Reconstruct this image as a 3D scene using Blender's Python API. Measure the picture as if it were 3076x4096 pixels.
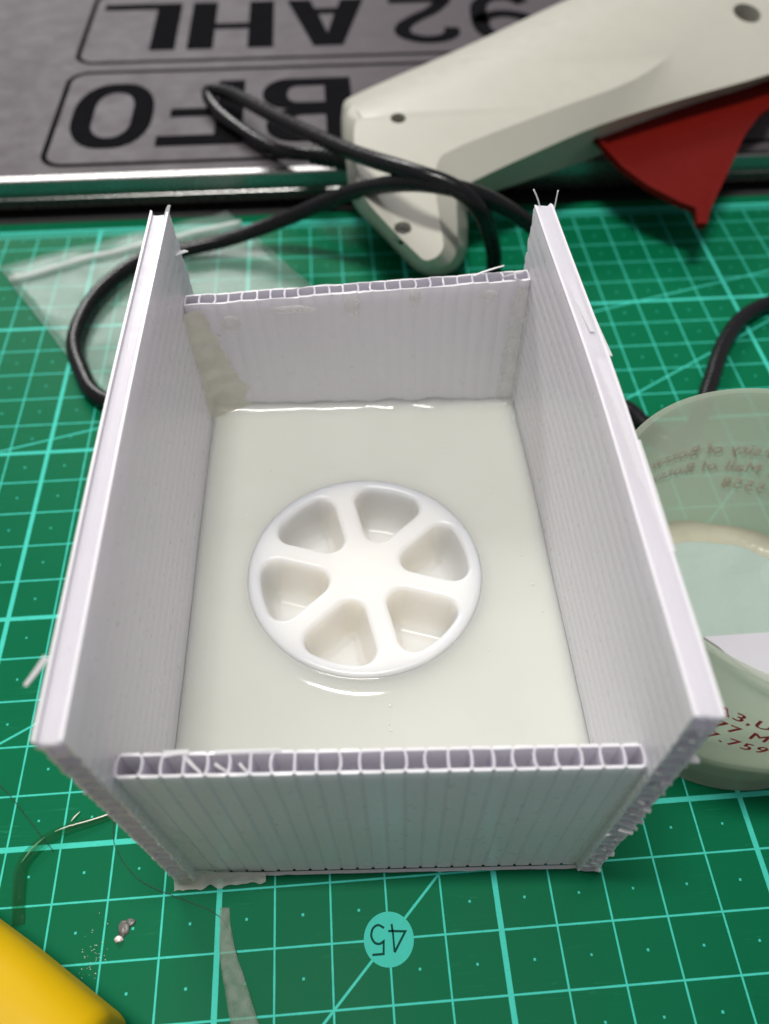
import bpy, bmesh, math, random
from mathutils import Vector, Matrix, noise
from mathutils.geometry import tessellate_polygon
random.seed(7)
S = 0.01                                   # everything below is written in centimetres
scene = bpy.context.scene
for o in list(bpy.data.objects): bpy.data.objects.remove(o)
COL = scene.collection

# ------------------------------------------------------------------ camera, world, lamps, exposure
cam_d = bpy.data.cameras.new('camera'); cam = bpy.data.objects.new('camera', cam_d); COL.objects.link(cam)
cam_d.sensor_width = 36.0; cam_d.lens = 36.0 * 3202.84 / 4096.0
cam_d.clip_start = 0.005; cam_d.clip_end = 50
Rr = Vector((0.99724315, -0.07412575, 0.00338702)); Rd = Vector((-0.05696475, -0.79402327, -0.60521241)); Rf = Vector((0.04755119, 0.60335099, -0.79605682))
M3 = Matrix((Rr, -Rd, -Rf)).transposed()
CAMPOS = Vector((2.68298623, -4.52394953, 15.74064395))
cam.matrix_world = Matrix.Translation(CAMPOS * S) @ M3.to_4x4()
cam_d.dof.use_dof = True; cam_d.dof.focus_distance = 0.144; cam_d.dof.aperture_fstop = 13.5
scene.camera = cam

world = bpy.data.worlds.new('World'); scene.world = world; world.use_nodes = True
bg = world.node_tree.nodes['Background']
bg.inputs[0].default_value = (1.0, 0.93, 0.985, 1); bg.inputs[1].default_value = 0.24

def area(name, pos, target, sx, sy, power, col):
    d = bpy.data.lights.new(name, 'AREA'); d.shape = 'RECTANGLE'; d.size = sx * S; d.size_y = sy * S
    d.energy = power; d.color = col
    o = bpy.data.objects.new(name, d); COL.objects.link(o)
    o.location = Vector(pos) * S
    zz = (Vector(pos) - Vector(target)).normalized(); xx = (Vector((1, 0, 0)) - zz * zz.x).normalized()      # long side of the lamp left to right
    o.rotation_euler = Matrix((xx, zz.cross(xx), zz)).transposed().to_euler()
    return o
area('ceiling_lamp', (-9, 6, 150), (3.5, 5, 2.5), 46, 8, 15.0, (1.0, 0.975, 0.93))
area('ceiling_panel', (-50, 205, 140), (3.5, 8, 1), 110, 50, 29.0, (1.0, 0.985, 0.96))

scene.view_settings.view_transform = 'Standard'; scene.view_settings.look = 'None'
scene.view_settings.exposure = 0.24; scene.view_settings.gamma = 1.0; scene.view_settings.use_curve_mapping = False

# ------------------------------------------------------------------ helpers
def new_mat(name):
    m = bpy.data.materials.new(name); m.use_nodes = True
    nt = m.node_tree; return m, nt, nt.nodes['Principled BSDF'], nt.nodes['Material Output']
def setp(p, **k):
    for a, v in k.items():
        n = {'base': 'Base Color', 'rough': 'Roughness', 'metal': 'Metallic', 'ior': 'IOR', 'spec': 'Specular IOR Level', 'sss': 'Subsurface Weight',
             'sssr': 'Subsurface Radius', 'ssss': 'Subsurface Scale', 'trans': 'Transmission Weight', 'coat': 'Coat Weight', 'coatr': 'Coat Roughness', 'alpha': 'Alpha'}[a]
        if a == 'base': v = (*v, 1)
        p.inputs[n].default_value = v
class N:
    """tiny node-expression helper"""
    def __init__(s, nt): s.nt = nt
    def math(s, op, a, b=None, c=None, clamp=False):
        n = s.nt.nodes.new('ShaderNodeMath'); n.operation = op; n.use_clamp = clamp
        for i, v in enumerate((a, b, c)):
            if v is None: continue
            if isinstance(v, (int, float)): n.inputs[i].default_value = v
            else: s.nt.links.new(v, n.inputs[i])
        return n.outputs[0]
    def below(s, d, w, soft=0.012):          # 1 where d < w
        n = s.nt.nodes.new('ShaderNodeMapRange'); n.clamp = True; s.nt.links.new(d, n.inputs[0])
        n.inputs[1].default_value = w + soft / 2; n.inputs[2].default_value = w - soft / 2; n.inputs[3].default_value = 0; n.inputs[4].default_value = 1
        return n.outputs[0]
    def mix(s, f, a, b):
        n = s.nt.nodes.new('ShaderNodeMix'); n.data_type = 'RGBA'
        for k, v in ((0, f), (6, a), (7, b)):
            if isinstance(v, (int, float)): n.inputs[k].default_value = v
            elif isinstance(v, tuple): n.inputs[k].default_value = (*v, 1)
            else: s.nt.links.new(v, n.inputs[k])
        return n.outputs[2]
    def noise(s, scale, detail=3, vec=None, rough=0.5):
        n = s.nt.nodes.new('ShaderNodeTexNoise'); n.inputs['Scale'].default_value = scale; n.inputs['Detail'].default_value = detail; n.inputs['Roughness'].default_value = rough
        if vec is not None: s.nt.links.new(vec, n.inputs['Vector'])
        return n.outputs[0]
    def coords(s):
        t = s.nt.nodes.new('ShaderNodeTexCoord'); v = s.nt.nodes.new('ShaderNodeVectorMath'); v.operation = 'SCALE'; v.inputs['Scale'].default_value = 100
        s.nt.links.new(t.outputs['Object'], v.inputs[0]); return v.outputs[0]
    def ramp(s, f, lo, hi, a=0.0, b=1.0):
        n = s.nt.nodes.new('ShaderNodeMapRange'); n.clamp = True; s.nt.links.new(f, n.inputs[0])
        for i, v in enumerate((lo, hi, a, b)): n.inputs[i + 1].default_value = v
        return n.outputs[0]
    def bump(s, p, h, strength, dist):
        b = s.nt.nodes.new('ShaderNodeBump'); b.inputs['Strength'].default_value = strength; b.inputs['Distance'].default_value = dist * S
        s.nt.links.new(h, b.inputs['Height']); s.nt.links.new(b.outputs[0], p.inputs['Normal'])
        return b

def simple(name, base, rough=0.4, vary=0.06, nscale=2.0, bump=0.0, bscale=20, **k):
    m, nt, p, out = new_mat(name); n = N(nt); c = n.coords()
    f = n.noise(nscale, 4, c)
    nt.links.new(n.mix(f, tuple(x * (1 - vary) for x in base), tuple(min(1, x * (1 + vary)) for x in base)), p.inputs['Base Color'])
    nt.links.new(n.ramp(n.noise(nscale * 2.3, 3, c), .3, .7, max(0, rough - .06), rough + .06), p.inputs['Roughness'])
    if bump: n.bump(p, n.noise(bscale, 3, c), bump, 0.02)
    setp(p, **k); return m

def mesh_from(name, verts, faces, smooth=False):
    me = bpy.data.meshes.new(name)
    me.from_pydata([tuple(x * S for x in v) for v in verts], [], faces)
    bm = bmesh.new(); bm.from_mesh(me); bmesh.ops.recalc_face_normals(bm, faces=bm.faces); bm.to_mesh(me); bm.free()
    if smooth:
        for p in me.polygons: p.use_smooth = True
    return me
def obj(name, me, mat, parent=None):
    o = bpy.data.objects.new(name, me); COL.objects.link(o)
    if mat: (me.materials.append(mat) if len(me.materials) == 0 else None)
    if parent: o.parent = parent
    return o
def tag(o, label, cat, group=None):
    o['label'] = label; o['category'] = cat
    if group: o['group'] = group
    return o
def empty(name, loc=(0, 0, 0)):
    o = bpy.data.objects.new(name, None); COL.objects.link(o); o.empty_display_size = .01; return o
def smooth_angle(me, deg=35):
    for p in me.polygons: p.use_smooth = True
    bm = bmesh.new(); bm.from_mesh(me)
    for e in bm.edges:
        if len(e.link_faces) == 2 and e.calc_face_angle(0) > math.radians(deg): e.smooth = False
    bm.to_mesh(me); bm.free()
def nz(x, y=0, z=0): return noise.noise(Vector((x, y, z)))
def catmull(pts, n=8):
    P = [Vector(p) for p in pts]; P = [2 * P[0] - P[1]] + P + [2 * P[-1] - P[-2]]; out = []
    for i in range(1, len(P) - 2):
        for k in range(n):
            t = k / n; a, b, c, d = P[i - 1], P[i], P[i + 1], P[i + 2]
            out.append(0.5 * ((2 * b) + (c - a) * t + (2 * a - 5 * b + 4 * c - d) * t * t + (3 * b - a - 3 * c + d) * t ** 3))
    out.append(P[-2]); return out
def tube(pts, rad, nseg=14, caps=True):
    vs, fs = [], []; P = [Vector(p) for p in pts]; n = len(P)
    up = Vector((0, 0, 1)); prev = None
    for i, p in enumerate(P):
        t = (P[min(i + 1, n - 1)] - P[max(i - 1, 0)]).normalized()
        a = (prev - t * prev.dot(t)) if prev else (up - t * up.dot(t) if abs(t.z) < .95 else Vector((1, 0, 0)))
        a.normalize(); prev = a; b = t.cross(a)
        r = rad(i / (n - 1)) if callable(rad) else rad
        for k in range(nseg):
            w = 2 * math.pi * k / nseg; vs.append(tuple(p + (a * math.cos(w) + b * math.sin(w)) * r))
    for i in range(n - 1):
        for k in range(nseg):
            k2 = (k + 1) % nseg; fs.append((i * nseg + k, i * nseg + k2, (i + 1) * nseg + k2, (i + 1) * nseg + k))
    if caps: fs.append(tuple(range(nseg))); fs.append(tuple((n - 1) * nseg + k for k in range(nseg)))
    return vs, fs
def box_vf(x0, x1, y0, y1, z0, z1):
    v = [(x, y, z) for z in (z0, z1) for y in (y0, y1) for x in (x0, x1)]
    return v, [(0, 1, 3, 2), (4, 5, 7, 6), (0, 1, 5, 4), (2, 3, 7, 6), (0, 2, 6, 4), (1, 3, 7, 5)]
def grid_slab(fa, fb, na, nb):
    """closed slab between two parametric sheets fa(i,j), fb(i,j)"""
    vs = [fa(i, j) for i in range(na) for j in range(nb)] + [fb(i, j) for i in range(na) for j in range(nb)]
    o = na * nb; fs = []; q = lambda i, j: i * nb + j
    for i in range(na - 1):
        for j in range(nb - 1):
            a = (q(i, j), q(i + 1, j), q(i + 1, j + 1), q(i, j + 1)); fs.append(a); fs.append(tuple(o + x for x in reversed(a)))
    for i in range(na - 1):
        for j in (0, nb - 1): fs.append((q(i, j), q(i + 1, j), o + q(i + 1, j), o + q(i, j)))
    for j in range(nb - 1):
        for i in (0, na - 1): fs.append((q(i, j), q(i, j + 1), o + q(i, j + 1), o + q(i, j)))
    return vs, fs
def merge(parts):
    V, F = [], []
    for v, f in parts:
        o = len(V); V += list(v); F += [tuple(o + x for x in q) for q in f]
    return V, F

# ------------------------------------------------------------------ materials
# cutting mat: green rubber with printed grid
mat_mat, nt, p, out = new_mat('mat_green'); n = N(nt); c = n.coords()
sep = nt.nodes.new('ShaderNodeSeparateXYZ'); nt.links.new(c, sep.inputs[0]); X, Y = sep.outputs[0], sep.outputs[1]
wob = n.ramp(n.noise(3.0, 2, c), 0, 1, -.006, .006)
PP = lambda v, h: n.math('ADD', n.math('PINGPONG', v, h), wob)
thin = n.math('MAXIMUM', n.below(PP(X, .5), .0168), n.below(PP(Y, .5), .0168))
thick = n.math('MAXIMUM', n.below(PP(X, 2.5), .050), n.below(PP(Y, 2.5), .050))
dots = n.math('MULTIPLY', n.below(PP(n.math('ADD', X, .5), .5), .021), n.below(PP(n.math('ADD', Y, .5), .5), .021))
diags = None
for px_, py_, ang in ((3, -2, 45), (10.56, 10.83, 30), (10.4, 14.57, 15)):
    a = math.radians(ang)
    d = n.math('ABSOLUTE', n.math('ADD', n.math('ADD', n.math('MULTIPLY', X, -math.sin(a)), n.math('MULTIPLY', Y, math.cos(a))), px_ * math.sin(a) - py_ * math.cos(a)))
    l = n.below(d, .022); diags = l if diags is None else n.math('MAXIMUM', diags, l)
ticks = n.math('MULTIPLY', n.below(n.math('PINGPONG', X, .05), .018), n.below(n.math('ABSOLUTE', n.math('SUBTRACT', Y, 19.82)), .2))
lines = n.math('MAXIMUM', n.math('MAXIMUM', thin, thick), n.math('MAXIMUM', dots, diags))
lines = n.math('MAXIMUM', lines, ticks)
lines = n.math('MULTIPLY', lines, n.below(Y, 20.06))
wear = n.ramp(n.noise(26, 4, c, .7), .30, .42, .45, 1)
lines = n.math('MULTIPLY', n.math('MULTIPLY', lines, wear), .95)
gn = n.noise(.35, 5, c); gn2 = n.noise(60, 2, c)
green = n.mix(gn, (.001, .104, .043), (.0015, .144, .061))
green = n.mix(n.ramp(gn2, .55, .8, 0, .25), green, (.004, .19, .09))
mp = nt.nodes.new('ShaderNodeMapping'); mp.inputs['Rotation'].default_value = (0, 0, .5); mp.inputs['Scale'].default_value = (.25, 9, 1); nt.links.new(c, mp.inputs[0])
scr = n.below(n.math('ABSOLUTE', n.math('SUBTRACT', n.noise(1.0, 2, mp.outputs[0]), .56)), .004, .006)
scr = n.math('MULTIPLY', scr, n.ramp(n.noise(.6, 2, c), .5, .65, 0, .35))
green = n.mix(scr, green, (.03, .30, .17))
dust = n.below(n.noise(38, 1, c), .235, .03)
green = n.mix(n.math('MULTIPLY', dust, .12), green, (.25, .4, .32))
ln = n.mix(n.noise(4, 3, c), (.05, .55, .44), (.08, .63, .51))
nt.links.new(n.mix(lines, green, ln), p.inputs['Base Color'])
nt.links.new(n.ramp(gn, .3, .7, .40, .52), p.inputs['Roughness']); setp(p, spec=.05)
n.bump(p, n.noise(90, 3, c), .12, .01)

# translucent fluted plastic sheet
def plastic(name, base, transl, tcol, rough=.32):
    m, nt, p, out = new_mat(name); n = N(nt); c = n.coords()
    f = n.noise(1.3, 4, c)
    spk = n.math('MULTIPLY', n.below(n.noise(5.5, 2, c), .235, .02), .45)
    nt.links.new(n.mix(spk, n.mix(f, tuple(x * .97 for x in base), base), tuple(x * .45 for x in base)), p.inputs['Base Color'])
    nt.links.new(n.ramp(n.noise(5, 3, c), .3, .7, rough - .06, rough + .08), p.inputs['Roughness'])
    n.bump(p, n.noise(14, 2, c), .10, .02)
    t = nt.nodes.new('ShaderNodeBsdfTranslucent'); t.inputs[0].default_value = (*tcol, 1)
    mx = nt.nodes.new('ShaderNodeMixShader'); mx.inputs[0].default_value = transl
    nt.links.new(p.outputs[0], mx.inputs[1]); nt.links.new(t.outputs[0], mx.inputs[2]); nt.links.new(mx.outputs[0], out.inputs[0])
    return m
mat_sheet = plastic('fluted_sheet_white', (.945, .94, .965), .27, (.95, .93, .99))
mat_rib = plastic('fluted_rib_white', (.93, .92, .955), .52, (.95, .92, .99))
mat_shred = plastic('shred_white', (.86, .86, .87), .35, (.85, .85, .88), .25)

# milky casting rubber
mat_pool, nt, p, out = new_mat('milky_silicone'); n = N(nt); c = n.coords()
nt.links.new(n.mix(n.noise(.5, 3, c), (.55, .56, .51), (.61, .62, .575)), p.inputs['Base Color'])
setp(p, rough=.07, ior=1.41, sss=.8, sssr=(1.0, .95, .85), ssss=.006)
n.bump(p, n.noise(1.1, 3, c), .06, .05)
mat_wheel, nt, p, out = new_mat('white_resin'); n = N(nt); c = n.coords()
nt.links.new(n.mix(n.noise(.9, 3, c), (.79, .775, .735), (.82, .81, .77)), p.inputs['Base Color'])
setp(p, rough=.30, ior=1.45, sss=1.0, sssr=(1.0, .90, .75), ssss=.012)
n.bump(p, n.noise(9, 3, c), .05, .02)

def clear(name, base, frac_t, rough, tint=(1, 1, 1), bump=0., bscale=8, amp=.06, nsc=2):
    """thin clear or frosted plastic: part see-through, part milky, with a gloss"""
    m, nt, p, out = new_mat(name); n = N(nt); c = n.coords()
    setp(p, base=base, rough=rough, ior=1.48)
    if bump: n.bump(p, n.noise(bscale, 4, c, .65), bump, .06)
    t = nt.nodes.new('ShaderNodeBsdfTransparent'); t.inputs[0].default_value = (*tint, 1)
    mx = nt.nodes.new('ShaderNodeMixShader')
    f = n.ramp(n.noise(nsc, 3, c), .3, .7, max(0, frac_t - amp), min(1, frac_t + amp)); nt.links.new(f, mx.inputs[0])
    nt.links.new(p.outputs[0], mx.inputs[1]); nt.links.new(t.outputs[0], mx.inputs[2]); nt.links.new(mx.outputs[0], out.inputs[0])
    return m
mat_glue = clear('hot_glue', (.88, .89, .87), .70, .18, (.98, .98, .96), .25, 6)
mat_glue_base = clear('hot_glue_lumpy', (.66, .69, .64), .38, .2, (.95, .97, .95), .6, 7)
mat_glue_y = clear('hot_glue_aged', (.80, .80, .66), .52, .28, (1, 1, .97), .2, 4)
mat_bag = clear('bag_film', (.50, .60, .57), .86, .2, (.96, 1, .99), .15, .8, .03, .7)
mat_zip = clear('bag_zip', (.75, .78, .76), .45, .3)
mat_film = clear('clear_film', (.03, .12, .07), .85, .1, (.72, .88, .78), .2, 3)  # dark green base and tint paint in the film's shadow and refraction
mat_tape = clear('frosted_tape', (.42, .48, .43), .74, .4, (.88, .97, .91), .8, 9, .10, 5)
mat_strand = simple('glue_strand', (.80, .78, .68), .2)  # also colours the painted glints on the film scrap
mat_hair = simple('thin_hair', (.02, .05, .035), .4)
mat_gun = simple('cream_plastic', (.44, .438, .375), .42, .03, 1.0, .25, 32)
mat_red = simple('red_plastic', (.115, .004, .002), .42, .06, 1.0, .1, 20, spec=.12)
mat_cord = simple('black_cord', (.006, .006, .007), .27, .2, 2.0, .10, 18, spec=.28)
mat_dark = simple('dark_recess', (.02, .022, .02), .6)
mat_screw = simple('screw_steel', (.45, .45, .45), .3, metal=1.0)
mat_alu = simple('aluminium', (.30, .295, .29), .30, .05, 3, .08, 40, metal=1.0)
mat_silver = simple('plate_silver', (.074, .064, .072), .55, .05, .6, .05, 30, spec=.2)
mat_print = simple('black_print', (.008, .008, .009), .6, .2, spec=0.0)
mat_yellow = simple('yellow_plastic', (.60, .375, .001), .5, .04, .7, .04, 12, spec=.2)
mat_disc = simple('mat_print_teal', (.055, .50, .40), .5, .06, 6, spec=.05)
mat_ink = simple('mat_print_dark', (.002, .06, .04), .5, .1, 6, spec=.03)
mat_cup = None
mat_redink = simple('cup_red_ink', (.70, .05, .06), .5, .2, 9, spec=.2)
mat_card = simple('white_card', (.62, .61, .66), .5)
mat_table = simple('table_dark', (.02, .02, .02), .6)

m, nt, p, out = new_mat('frosted_cup'); n = N(nt); c = n.coords()
nt.links.new(n.mix(n.noise(.8, 3, c), (.68, .72, .62), (.72, .75, .66)), p.inputs['Base Color']); setp(p, rough=.30, ior=1.48)
t1 = nt.nodes.new('ShaderNodeBsdfTranslucent'); t1.inputs[0].default_value = (.82, .85, .75, 1)
t2 = nt.nodes.new('ShaderNodeBsdfTransparent'); t2.inputs[0].default_value = (.93, .96, .91, 1)
mx1 = nt.nodes.new('ShaderNodeMixShader'); mx1.inputs[0].default_value = .60
mx2 = nt.nodes.new('ShaderNodeMixShader'); mx2.inputs[0].default_value = .42
nt.links.new(p.outputs[0], mx1.inputs[1]); nt.links.new(t1.outputs[0], mx1.inputs[2])
nt.links.new(mx1.outputs[0], mx2.inputs[1]); nt.links.new(t2.outputs[0], mx2.inputs[2]); nt.links.new(mx2.outputs[0], out.inputs[0])
mat_cup = m
mat_residue, nt, p, out = new_mat('cup_residue'); setp(p, base=(.44, .53, .49), rough=.08, sss=.4, sssr=(1, 1, .9), ssss=.002); N(nt).bump(p, N(nt).noise(1.6, 4, N(nt).coords()), .8, .10)
mat_residue_y = simple('cup_residue_ring', (.50, .48, .38), .15, .12, 3, .3, 5)

# ------------------------------------------------------------------ setting
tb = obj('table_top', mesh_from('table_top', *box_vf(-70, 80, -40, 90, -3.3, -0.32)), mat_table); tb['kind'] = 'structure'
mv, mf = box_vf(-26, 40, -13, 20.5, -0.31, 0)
mat_o = empty('cutting_mat'); tag(mat_o, 'green self-healing cutting mat with teal centimetre grid under everything', 'cutting mat')
obj('mat_sheet', mesh_from('mat_sheet', mv, mf), mat_mat, mat_o)
# printed 45 disc
dv = [(3 + .44 * math.cos(a), -2 + .44 * math.sin(a), .004) for a in [2 * math.pi * k / 48 for k in range(48)]]
disc = obj('printed_disc', mesh_from('printed_disc', dv, [tuple(range(48))]), mat_disc, mat_o)
def ribbon(pts, w, z, closed=False):
    """flat mitred ribbon along a 2-D path; w number or list"""
    P = [Vector((a[0], a[1])) for a in pts]; n_ = len(P); vs = []
    for i in range(n_):
        if closed: a, b = P[(i - 1) % n_], P[(i + 1) % n_]
        else: a, b = P[max(i - 1, 0)], P[min(i + 1, n_ - 1)]
        d1 = (P[i] - a).normalized() if (P[i] - a).length > 1e-9 else (b - P[i]).normalized()
        d2 = (b - P[i]).normalized() if (b - P[i]).length > 1e-9 else d1
        n1 = Vector((-d1.y, d1.x)); n2 = Vector((-d2.y, d2.x)); m_ = (n1 + n2)
        m_ = m_.normalized() if m_.length > 1e-6 else n1
        ww = w[i] if isinstance(w, (list, tuple)) else w
        k = ww / 2 / max(.5, m_.dot(n1)); vs += [(*(P[i] + m_ * k), z), (*(P[i] - m_ * k), z)]
    fs = [(2 * i, 2 * i + 1, 2 * i + 3, 2 * i + 2) for i in range(n_ - 1)]
    if closed: fs.append((2 * n_ - 2, 2 * n_ - 1, 1, 0))
    return vs, fs
def up45(pts, x1, y1, w, h): return [(x1 - a * w, y1 - b * h) for a, b in pts]     # character seen from the far side of the mat
four = [ribbon(up45([(.78, 0), (.74, .28)], 3.30, -1.765, .30, .45), .038, .008), ribbon(up45([(.72, 1.0), (0, .30), (1.0, .24)], 3.30, -1.765, .30, .45), .038, .008), ribbon(up45([(.735, .30), (.72, .98)], 3.30, -1.765, .30, .45), .034, .0086)]
obj('printed_digit', mesh_from('printed_digit', *merge(four)), mat_ink, disc)
five = catmull([(.98, 1, 0), (.28, 1, 0)], 1) + [Vector((.22, .56, 0))] + catmull([(.22, .56, 0), (.48, .64, 0), (.80, .58, 0), (.98, .34, 0), (.84, .08, 0), (.50, -.02, 0), (.14, .10, 0)], 5)[1:]
obj('printed_digit', mesh_from('printed_digit', *ribbon(up45([(v.x, v.y) for v in five], 2.97, -1.775, .28, .45), .038, .008)), mat_ink, disc)

# ------------------------------------------------------------------ fluted plastic box
A3 = math.radians(-3.0); U = Vector((math.cos(A3), math.sin(A3), 0)); W = Vector((-math.sin(A3), math.cos(A3), 0)); O0 = Vector((-0.9, -0.68, 0))
def L2W(x, y, z): return tuple(O0 + U * x + W * y + Vector((0, 0, z)))
box = empty('fluted_plastic_box'); tag(box, 'open box of white fluted plastic sheet with ragged cut edges, glued at the corners', 'box')
def left_in(y, z): return .49 - .043 * z - (y / 10) * (.10 + .025 * z) + .02 * math.sin(y * .5 + z * .3)
def right_in(y, z): return 7.46 - .008 * z - .40 * max(0, y / 10) ** 1.6 + .015 * math.sin(y * .9 + z * .4)
TH = .36; PITCH = .288

def panel(name, F, A, B, ribs, nb, parent, jit0=None, jit1=None, t_lin=.12, sk=.009, rt=.016):
    """F(a,b,t): a across the flutes, b (0..1) along them, t 0 inner .. 1 outer; ribs: a positions"""
    av = set([0, A])
    for r in ribs:
        for d in (-.036, -.012, .012, .036):
            if 0 < r + d < A: av.add(round(r + d, 4))
        av.add(round(min(A, max(0, r + PITCH / 2)), 4))
    av = sorted(av); na = len(av)
    rs = sorted(ribs)
    def sink(a): return sk if min(abs(a - r) for r in rs) < .02 else 0.0
    def pos(a, j, t):
        b = j / (nb - 1)
        if jit0 and j == 0: b += jit0(a, t)
        if jit1 and j == nb - 1: b += jit1(a, t)
        return F(a, b, t)
    l1 = grid_slab(lambda i, j: pos(av[i], j, sink(av[i])), lambda i, j: pos(av[i], j, t_lin), na, nb)
    l2 = grid_slab(lambda i, j: pos(av[i], j, 1 - t_lin), lambda i, j: pos(av[i], j, 1 - sink(av[i])), na, nb)
    me = mesh_from(name, *merge([l1, l2])); smooth_angle(me, 40)
    w = obj(name, me, mat_sheet, parent)
    for r in ribs:
        lo, hi = max(0, r - rt), min(A, r + rt); bow = random.uniform(-.03, .03)
        def rib_sheet(a):
            ts = [t_lin - .01, .34, .66, 1.01 - t_lin]
            return lambda i, j: pos(a + bow * (1 if i in (1, 2) else 0), j, ts[i])
        obj('rib', mesh_from('rib', *grid_slab(rib_sheet(lo), rib_sheet(hi), 4, nb)), mat_rib, w)
    return w

# side walls: flutes run front to back (a = height)
HL, HR = 6.86, 7.08
ribsL = [.02 + PITCH * k for k in range(24)] + [HL - .10]
ribsL = [r for r in ribsL if r < HL - .22] + [HL - .13]
lw = panel('side_wall', lambda a, b, t: L2W(left_in(-.12 + b * 10.62, a) - t * TH, -.12 + b * 10.62, a + .03), HL, 1, ribsL, 16, box, rt=.05,
      jit0=lambda a, t: .0045 * nz(a * 9, t * 3) + .002 * nz(a * 31, t), jit1=lambda a, t: .008 * nz(a * 4, t * 5) + .004 * nz(a * 22, t))
lw['label'] = 'left side wall of fluted plastic with smooth white top edge'
ribsR = [.02 + PITCH * k for k in range(25)]
ribsR = [r for r in ribsR if r < HR - .22] + [HR - .05]
rw = panel('side_wall', lambda a, b, t: L2W(right_in(-.06 + b * 10.30, a) + t * TH, -.06 + b * 10.30, a + .03), HR, 1, ribsR, 16, box, rt=.045,
      jit0=lambda a, t: -.004 * abs(nz(a * 14, t * 4)) - .003 * (t > .5) * random.random(), jit1=lambda a, t: .012 * nz(a * 5, t * 5) + .006 * nz(a * 25, t))
rw['label'] = 'right side wall of fluted plastic with frayed front edge'
# front and back walls: flutes upright (a = across)
FT = 5.13
def front_F(a, b, t):
    z = .06 + b * (FT - .06); x0 = left_in(.2, z) + .015; x1 = right_in(.2, z) - .015
    return L2W(x0 + (x1 - x0) * a / 7.2, .38 - t * .34, z)
fw = panel('front_wall', front_F, 7.2, 1, [.02 + .30 * k for k in range(24)] + [7.18], 6, box, sk=.075, jit1=lambda a, t: .003 * nz(a * 3, t * 4))
fw['label'] = 'front wall with a row of open square flutes along its top'
def back_F(a, b, t):
    s = a / 6.75; top = 5.40 + .46 * s; z = .4 + b * (top - .4); y = 9.50 + .10 * s + t * .33
    x0 = left_in(y, z) + .015; x1 = right_in(y, z) - .015
    return L2W(x0 + (x1 - x0) * s, y, z)
bw = panel('back_wall', back_F, 6.75, 1, [.02 + .282 * k for k in range(24)] + [6.73], 6, box, sk=.02, jit1=lambda a, t: .006 * nz(a * 2, t * 4) + .003 * nz(a * 15, t))
bw['label'] = 'back wall with open flutes along its slanting top'
bv = [L2W(x, y, z) for z in (.02, .36) for x, y in ((.40, .40), (7.40, .40), (7.06, 9.48), (.30, 9.48))]
obj('base_panel', mesh_from('base_panel', bv, [(0, 1, 2, 3), (4, 5, 6, 7), (0, 1, 5, 4), (1, 2, 6, 5), (2, 3, 7, 6), (3, 0, 4, 7)]), mat_sheet, box)
lip = [ [L2W(.35 + 7.1 * k / 40, -.02 - .035 * abs(nz(k * .4)) , .018), L2W(.35 + 7.1 * k / 40, .03, .018)] for k in range(41)]
obj('base_lip', mesh_from('base_lip', *grid_slab(lambda i, j: lip[i][j], lambda i, j: (lip[i][j][0], lip[i][j][1], .045), 41, 2)), mat_shred, box)

# hot glue fillets: strip in an inside corner, ragged edges
def fillet(name, P, a, b, wa, wb, mat, n=26, seed=0, proud=.05, parent=box):
    """P(t) corner point, a/b unit vectors along the two faces, wa/wb(t) widths"""
    a, b = Vector(a), Vector(b); rows = []
    for i in range(n):
        t = i / (n - 1); p = Vector(P(t)); la = wa(t) * (1 + .35 * nz(t * 9, seed)); lb = wb(t) * (1 + .35 * nz(t * 9, seed + 5))
        row = []
        for k in range(7):
            s = k / 6
            q = p + a * la * (1 - s) ** 2.0 + b * lb * s ** 2.0 + (a + b).normalized() * proud * (.4 + .6 * math.sin(math.pi * s)) * (1 + .4 * nz(t * 8, s * 3, seed))
            row.append(tuple(q))
        rows.append((row, tuple(p)))
    vs, fs = [], []
    for row, p in rows: vs += row + [p]
    for i in range(n - 1):
        for k in range(6):
            x, y = i * 8 + k, i * 8 + k + 1; fs.append((x, y, y + 8, x + 8))
    return obj(name, mesh_from(name, vs, fs, True), mat, parent)
up = Vector((0, 0, 1))
g = fillet('glue_bead', lambda t: L2W(left_in(9.5, 2.3 + t * 3.0), 9.50, 2.3 + t * 3.0), U, -W, lambda t: .95 - .62 * t, lambda t: .55 - .35 * t, mat_glue_y, seed=1)
g['label'] = 'yellowish glue bead in the back left corner'
fillet('glue_bead', lambda t: L2W(right_in(9.6, 2.3 + t * 3.4), 9.60, 2.3 + t * 3.4), -U, -W, lambda t: .38 - .12 * t, lambda t: .30 - .15 * t, mat_glue, seed=2)
fillet('glue_bead', lambda t: L2W(left_in(0, .05 + t * 4.9), .035, .05 + t * 4.9), U, -W, lambda t: .42 - .30 * t, lambda t: .16 - .06 * t, mat_glue, seed=3)
fillet('glue_bead', lambda t: L2W(right_in(0, .05 + t * 4.9), .035, .05 + t * 4.9), -U, -W, lambda t: .16 - .05 * t, lambda t: .10, mat_glue, seed=4, proud=.03)
fillet('glue_bead', lambda t: L2W(.10 + t * 1.65, .02, .012), -W, up, lambda t: .26 * (1 - .5 * t), lambda t: .34 * (1 - .75 * t) + .05, mat_glue_base, n=60, seed=8, proud=.10)
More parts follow.
